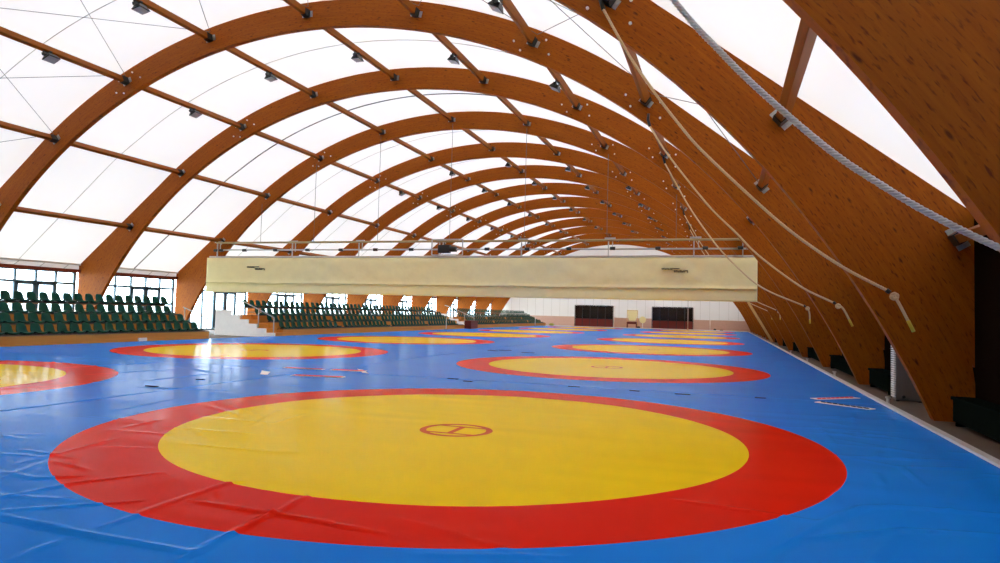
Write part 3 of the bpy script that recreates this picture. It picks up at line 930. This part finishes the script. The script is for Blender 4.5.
root = empty('disc_stand', (-10.15, 90.9, FZ))
bm = BM(); tube(bm, [(0, 0.0, 1.12), (0, 0.09, 1.12)], 0.44, 28); o = obj('disc', bm, M['cream'], root); o['label'] = 'round cream disc'
bm = BM(); tube(bm, [(0, 0.05, 0.05), (0, 0.05, 0.7)], 0.05, 8); obj('pole', bm, M['white'], root)
bm = BM(); box(bm, -0.28, 0.28, -0.18, 0.28, 0.0, 0.06); obj('base', bm, M['white'], root)
tag(root, 'round cream disc on a short stand beside the high-backed chair', 'stand')
bxobj('bag', (0.45, 0.3, 0.26), (-10.55, 90.0, FZ), M['black'], 'small black bag on the floor below the cream disc', 'bag', bev=0.06)
bxobj('bag', (0.5, 0.8, 0.34), (-21.7, 87.6, FZ), M['lime'], 'yellow-green bag on the floor at the far stand end', 'bag', bev=0.08)
short_post((-1.6, 90.9, FZ), 1.3, 'short white post right of the dark entrance boxes')
bxobj('bag', (0.32, 0.3, 0.24), (-1.0, 90.6, FZ), M['black'], 'small black bag beside the short white post at the end wall', 'bag', bev=0.05)
bxobj('bag', (0.42, 0.3, 0.12), (-0.2, 90.6, FZ), M['black'], 'flat black bag on the floor near the right end of the end wall', 'bag', bev=0.04)

# ------------------------------------------------------------------ rolled dividing curtain on its gantry
CY, CL, CR, CT, CB, CC = 31.9, -28.60, 1.42, 4.276, 2.291, 2.82
root = empty('dividing_curtain', ((CL + CR) / 2, CY, CB))
def curtain_bm():
    bm = BM(); nx = 300
    zs = [CT, CT - 0.03, CT - 0.15, CT - 0.3, CT - 0.5, CT - 0.7, CT - 0.9, CT - 1.1, CT - 1.25, CC + 0.12, CC + 0.06, CC + 0.025, CC, CC - 0.03, CC - 0.08, CC - 0.2, CC - 0.35, CB + 0.08, CB]
    prof = {0: 0.02, 1: -0.04, 9: -0.13, 10: -0.18, 11: -0.19, 12: 0.0, 13: 0.0, 14: -0.06}
    grid = []
    for j, z in enumerate(zs):
        row = []
        for i in range(nx + 1):
            x = CL + (CR - CL) * i / nx
            base = prof.get(j, -0.10)
            w = 0.07 * noise.noise(Vector((x * 0.8 + z * 0.6, z * 1.6, 4.0))) + 0.06 * noise.noise(Vector((x * 2.4 - z * 1.8, z * 1.4, 9.0)))
            a = (1.0 if j > 1 else 0.3) * min(1, (x - CL) / 1.5 + 0.1, (CR - x) / 1.5 + 0.1)
            if i in (0, nx): base = -0.09
            zz = z + (0.025 * noise.noise(Vector((x * 0.45, 0, 2.0))) if 8 < j < 15 else 0.015 * noise.noise(Vector((x * 0.5, 3, 2.0))) if j > 15 else 0)
            row.append(bm.verts.new((x, CY + base + w * a, zz)))
        grid.append(row)
    for a, b in zip(grid, grid[1:]):
        for i in range(nx): bm.faces.new((a[i], b[i], b[i + 1], a[i + 1]))
    bt = [bm.verts.new((CL + (CR - CL) * i / nx, CY + 0.14, CT)) for i in range(nx + 1)]
    bb = [bm.verts.new((CL + (CR - CL) * i / nx, CY + 0.14, CB)) for i in range(nx + 1)]
    for i in range(nx):
        bm.faces.new((bt[i], bt[i + 1], bb[i + 1], bb[i])); bm.faces.new((grid[0][i], grid[0][i + 1], bt[i + 1], bt[i])); bm.faces.new((grid[-1][i], bb[i], bb[i + 1], grid[-1][i + 1]))
    for i in (0, nx):
        bm.faces.new([r_[i] for r_ in grid] + [bb[i], bt[i]])
    bmesh.ops.recalc_face_normals(bm, faces=bm.faces)
    return bm
o = obj('rolled_fabric', curtain_bm(), M['cream'], root, True); o.location = -root.location
def print_bm(x0):
    """two staggered lines of tiny dark lettering, too small in the photo to read"""
    bm = BM(); y0, y1 = CY - 0.205, CY - 0.155
    def line(xa, xb, z, h, n, top=None):
        w = (xb - xa) / n
        for i in range(n):
            a = xa + i * w
            box(bm, a + 0.1 * w, a + 0.38 * w, y0, y1, z, z + h)
            box(bm, a + 0.6 * w, a + 0.85 * w, y0, y1, z, z + h * (0.7 if i % 3 else 1))
            box(bm, a + 0.1 * w, a + 0.85 * w, y0, y1, z + h * (0.8 if i % 2 else 0.0), z + h * (1.0 if i % 2 else 0.2))
    line(x0, x0 + 0.50, 3.70, 0.075, 7)
    box(bm, x0 + 0.50, x0 + 0.80, y0, y1, 3.735, 3.77)
    line(x0 + 0.55, x0 + 1.05, 3.58, 0.09, 6)
    box(bm, x0 + 1.05, x0 + 1.17, y0, y1, 3.635, 3.665)
    box(bm, x0 + 1.15, x0 + 1.18, y0, y1, 3.56, 3.65)
    return bm
for x0 in (-25.70, -2.72):
    o = obj('printed_lettering', print_bm(x0), M['ink'], root); o.location = -root.location; o['label'] = 'small dark lettering on the cream fabric'
tag(root, 'long cream dividing curtain rolled up and hanging across the hall', 'curtain')

root = empty('curtain_gantry', (XC, CY, 4.3))
def P(name, bm, m, sm=False):
    o = obj(name, bm, m, root, sm); o.location = (-XC, -CY, -4.3); return o
bm = BM(); tube(bm, [(-28.0, CY - 0.08, 5.14), (0.75, CY - 0.08, 5.08)], 0.055, 8); o = P('upper_rail', bm, M['rail_tan'], True)
bm = BM(); tube(bm, [(-27.6, CY - 0.08, 4.72), (0.95, CY - 0.08, 4.66)], 0.04, 8); P('drive_shaft', bm, M['grey'], True)
bm = BM(); tube(bm, [(CL + 0.1, CY, CT + 0.05), (CR - 0.1, CY, CT + 0.05)], 0.05, 8); P('top_tube', bm, M['pipe'], True)
px = [-27.9, -22.8, -18.6, -13.9, -9.5, -5.2, -1.3, 0.8]
for x in px:
    bm = BM()
    box(bm, x - 0.025, x + 0.025, CY - 0.11, CY - 0.05, CT, 5.16)
    box(bm, x + 0.18, x + 0.21, CY - 0.11, CY - 0.05, 4.62, 5.16)
    box(bm, x - 0.18, x + 0.32, CY - 0.12, CY - 0.04, 5.14, 5.22)
    P('hanger', bm, M['grey'])
for x in [-28.0, -27.6] + [-26.0 + 2.1 * i for i in range(13)] + [0.7]:
    bm = BM(); tube(bm, [(x - 0.12, CY - 0.08, 4.70), (x + 0.12, CY - 0.08, 4.70)], 0.08, 10); P('coupling', bm, M['black'])
bm = BM(); box(bm, -13.95, -13.3, CY - 0.22, CY + 0.02, 4.50, 4.92); tube(bm, [(-13.3, CY - 0.1, 4.70), (-12.95, CY - 0.1, 4.70)], 0.14, 12)
bmesh.ops.bevel(bm, geom=[e for e in bm.edges if e.calc_length() > 0.3], offset=0.02, segments=1, affect='EDGES')
P('motor', bm, M['black'])
bm = BM()
for (a, b) in (((-14.3, 5.2), (-14.3, 4.4)), ((-12.6, 5.2), (-12.6, 4.4)), ((-14.3, 5.2), (-12.6, 5.2)), ((-14.3, 4.4), (-12.6, 4.4))):
    tube(bm, [(a[0], CY - 0.15, a[1]), (b[0], CY - 0.15, b[1])], 0.03, 6)
P('motor_frame', bm, M['grey'])
tag(root, 'steel rail, shaft and motor gantry above the cream curtain', 'gantry')
for i, x in enumerate((-25.0, -21.5, -17.55, -13.4, -9.4, -5.3, -2.1)):
    zt = ZC + math.sqrt(RI * RI - (x - XC) ** 2) + 0.2
    bm = BM(); tube(bm, [(0, 0, 0), (0, 0, zt - 5.12)], 0.012, 6)
    tag(obj('suspension_wire', bm, M['cable'], None, False, (x, CY + 0.0, 5.12)), 'thin wire holding the curtain gantry, %s from the left' % nth(i + 1), 'wire', 'wires hanging from the roof to the gantry')

# batten leaning at the curtain's right end
def slat(p0, p1, w, t):
    bm = BM(); d = (p1 - p0).normalized(); s_ = d.cross(Vector((0, 1, 0))).normalized(); u = d.cross(s_)
    v = [[bm.verts.new(p + s_ * a * w / 2 + u * b * t / 2) for a, b in ((-1, -1), (1, -1), (1, 1), (-1, 1))] for p in (p0, p1)]
    for i in range(4): bm.faces.new((v[0][i], v[0][(i + 1) % 4], v[1][(i + 1) % 4], v[1][i]))
    bm.faces.new(v[0][::-1]); bm.faces.new(v[1]); bmesh.ops.recalc_face_normals(bm, faces=bm.faces)
    return bm

# ------------------------------------------------------------------ climbing ropes, swagged aside and tied to the arches
def strand_rope(bm, pts, r, pitch, n=6):
    path = []
    for a, b in zip(pts, pts[1:]):
        m_ = max(1, int((b - a).length / (pitch / 8)))
        for i in range(m_): path.append(a.lerp(b, i / m_))
    path.append(pts[-1])
    L_ = 0.0; s = None; st = [[], [], []]
    for i, p in enumerate(path):
        d = (path[min(i + 1, len(path) - 1)] - path[max(i - 1, 0)]).normalized()
        if i: L_ += (p - path[i - 1]).length
        if s is None: s, u = frame_dir(d)
        else: s = (s - d * s.dot(d)).normalized(); u = s.cross(d).normalized()
        for k in range(3):
            a = 2 * math.pi * (L_ / pitch + k / 3)
            st[k].append(p + (s * math.cos(a) + u * math.sin(a)) * r * 0.5)
    for k in range(3): tube(bm, st[k], r * 0.56, n)
    return bm
def climbing_rope(pts, y, tie, tail, mat, label, rad=0.027, fine=True):
    P3 = [Vector((x, y, z)) for x, z in pts]
    path = spline(P3, 10)
    root = empty('climbing_rope', (tie[0], y, tie[1]))
    def P(name, bm, m, sm=True):
        o = obj(name, bm, m, root, sm); o.location = -root.location; return o
    bm = BM()
    if fine: strand_rope(bm, path, rad, 0.12 if rad > 0.02 else 0.1)
    else: tube(bm, path, rad, 8)
    P('rope', bm, mat)
    t = Vector((tie[0], y, tie[1]))
    # knot: a ring turn and a bulge
    bm = BM()
    for k, (rr, tilt) in enumerate(((0.046, 0.3), (0.042, 1.5))):
        ring = [t + Vector((0.02, 0, -0.03)) + Matrix.Rotation(tilt, 3, 'Y') @ Vector((rr * math.cos(q), 0.035 * math.sin(q * 2 + k), rr * math.sin(q))) for q in [2 * math.pi * i / 14 for i in range(15)]]
        tube(bm, ring, rad * 1.0, 8)
    P('knot', bm, mat)
    bm = BM(); tube(bm, [t + Vector((-0.10, 0.0, 0.075)), t + Vector((-0.045, 0.0, 0.03))], rad * 1.35, 8); o = P('black_tape', bm, M['black'])
    tl = spline([t] + [Vector((x, y + 0.01, z)) for x, z in tail], 6)
    bm = BM(); tube(bm, tl, rad * 0.95, 8); tail_o = P('tail', bm, mat)
    e0, e1 = tl[-3], tl[-1]
    bm = BM(); tube(bm, [e0, e1 + (e1 - e0) * 0.2], rad * 1.08, 8); o = obj('whipping', bm, M['rope_y'], tail_o, True); o['label'] = 'yellow bound end'
    top = P3[0]
    bm = BM(); tube(bm, [top + Vector((-0.05, 0.04, 0.38)), top + Vector((-0.06, 0.02, 0.2)), top], rad * 1.5, 8); P('strap', bm, M['black'])
    bm = BM(); tube(bm, [t + Vector((0.0, 0.0, 0.0)), t + Vector((0.02, yk(0) - y + 0.0 if False else 0.13, -0.01))], rad * 0.8, 8); P('tie_loop', bm, M['black'])
    tag(root, label, 'rope', 'climbing ropes swagged to the right-hand arches')
yo = -0.13
climbing_rope([(-2.26, 7.43), (-1.75, 6.48), (-1.2, 5.6), (-0.47, 4.47), (-0.07, 3.96), (0.29, 3.55), (0.85, 2.99), (1.25, 2.67), (1.62, 2.41), (2.10, 2.13), (2.68, 1.86)], yk(-2) - 0.08, (2.72, 1.84), [(2.82, 1.6), (3.0, 1.25)], M['rope_w'], 'thick white twisted rope crossing the top right of the picture', 0.029)
climbing_rope([(-2.26, 7.43), (-1.75, 6.48), (-1.23, 5.67), (-0.78, 5.05), (-0.42, 4.6), (0.38, 3.77), (1.1, 3.08), (1.9, 2.47), (2.62, 2.05)], yk(-1) + yo, (2.68, 2.0), [(2.77, 1.85), (2.97, 1.42)], M['rope'], 'cream climbing rope with large knot, second nearest, tied to the dark arch')
climbing_rope([(-2.02, 6.89), (-1.52, 6.07), (-0.43, 4.62), (0.30, 3.85), (0.89, 3.22), (1.9, 2.42), (2.72, 1.99)], yk(0) + yo, (2.78, 1.95), [(2.92, 1.85), (3.12, 1.44)], M['rope'], 'cream climbing rope tied off third along the right side')
climbing_rope([(-2.13, 7.26), (-1.28, 5.69), (-0.6, 4.65), (0.07, 3.79), (1.23, 2.70), (2.70, 2.02)], yk(1) + yo, (2.76, 1.98), [(2.84, 1.8), (2.86, 1.45)], M['rope'], 'cream climbing rope tied off fourth along the right side', fine=False)
for k, w in ((3, 'first'), (4, 'second')):
    climbing_rope([(-2.1, 7.2), (-1.2, 5.6), (0.1, 3.8), (1.3, 2.7), (2.70, 2.02)], yk(k) + yo, (2.76, 1.98), [(2.84, 1.8), (2.86, 1.55)], M['rope'], 'cream climbing rope beyond the right end of the curtain, %s behind it' % w, fine=False, rad=0.024)

# straight rope hanging at the far end
root = empty('hanging_rope', (-4.0, 83.5, 0.02))
bm = BM(); tube(bm, [(0, 0, 0), (0, 0, 8.6)], 0.04, 8); obj('rope', bm, M['thin'], root, True)
bm = BM(); tube(bm, [(0, 0, -0.018), (0, 0, 0.25)], 0.06, 8); obj('weighted_end', bm, M['rope'], root, True)
tag(root, 'thin straight rope hanging to the mats before the right entrance box', 'rope')

# ------------------------------------------------------------------ right side: benches, ventilation cabinet, pegs
for n_, k in enumerate(range(-2, 11)):
    root = empty('low_bench', (3.62, yk(k) + S / 2 + T / 2, FZ))
    y = (S - T) / 2 - 0.35
    ya = -y
    if k == -1: ya = 0.6
    bm = BM(); box(bm, -0.18, 0.16, ya, y, 0.40, 0.45); obj('top_board', bm, M['bench'], root)
    bm = BM(); box(bm, -0.15, -0.12, ya, y, 0.06, 0.39); obj('front_board', bm, M['bench'], root)
    for yy in (ya + 0.15, y - 0.15):
        bm = BM(); box(bm, -0.15, 0.14, yy - 0.03, yy + 0.03, 0, 0.40); obj('support', bm, M['bench'], root)
    tag(root, 'low dark bench against the right wall, %s' % bay_name(k), 'bench', 'low benches between the right-hand arch feet')

root = empty('ventilation_cabinet', (3.58, 15.75, FZ))
bm = BM(); box(bm, -0.24, 0.25, -0.15, 0.15, 0.02, 1.22); bmesh.ops.bevel(bm, geom=bm.edges[:], offset=0.01, segments=1, affect='EDGES')
obj('casing', bm, M['casing'], root)
bm = BM()
for i in range(24):
    z = 0.08 + i * 0.046
    box(bm, -0.27, -0.24, -0.14, 0.14, z, z + 0.028)
o = obj('grille', bm, M['white'], root); o['label'] = 'ribbed white side grille'
for x in (-0.2, 0.2):
    bm = BM(); box(bm, x - 0.03, x + 0.03, -0.12, 0.12, 0, 0.025); obj('foot', bm, M['black'], root)
bm = BM(); tube(bm, [(-0.10, -0.175, 0.10), (-0.10, -0.15, 0.10)], 0.03, 10); obj('valve', bm, M['black'], root)
tag(root, 'white ribbed cabinet on the floor behind a dark arch foot', 'cabinet')

for i, y in enumerate((14.5, 20.97, 27.4, 33.9)):
    root = empty('tie_down_peg', (XR + 0.13, y, FZ))
    bm = BM(); tube(bm, [(0, 0, 0), (0, 0, 0.16)], 0.028, 10); obj('shaft', bm, M['curb'], root, True)
    bm = BM(); tube(bm, [(0, 0, 0.16), (0, 0, 0.19)], 0.05, 12); obj('head', bm, M['curb'], root)
    tag(root, 'white peg beside the mat edging, %s from the camera' % nth(i + 1), 'peg', 'pegs along the right-hand mat edging')
bm = slat(Vector((1.55, 51.22, 2.95)), Vector((3.32, 51.35, FZ)), 0.17, 0.03)
tag(obj('timber_board', bm, M['batten']), 'pale timber board leaning on an arch foot below the right end of the curtain', 'board')
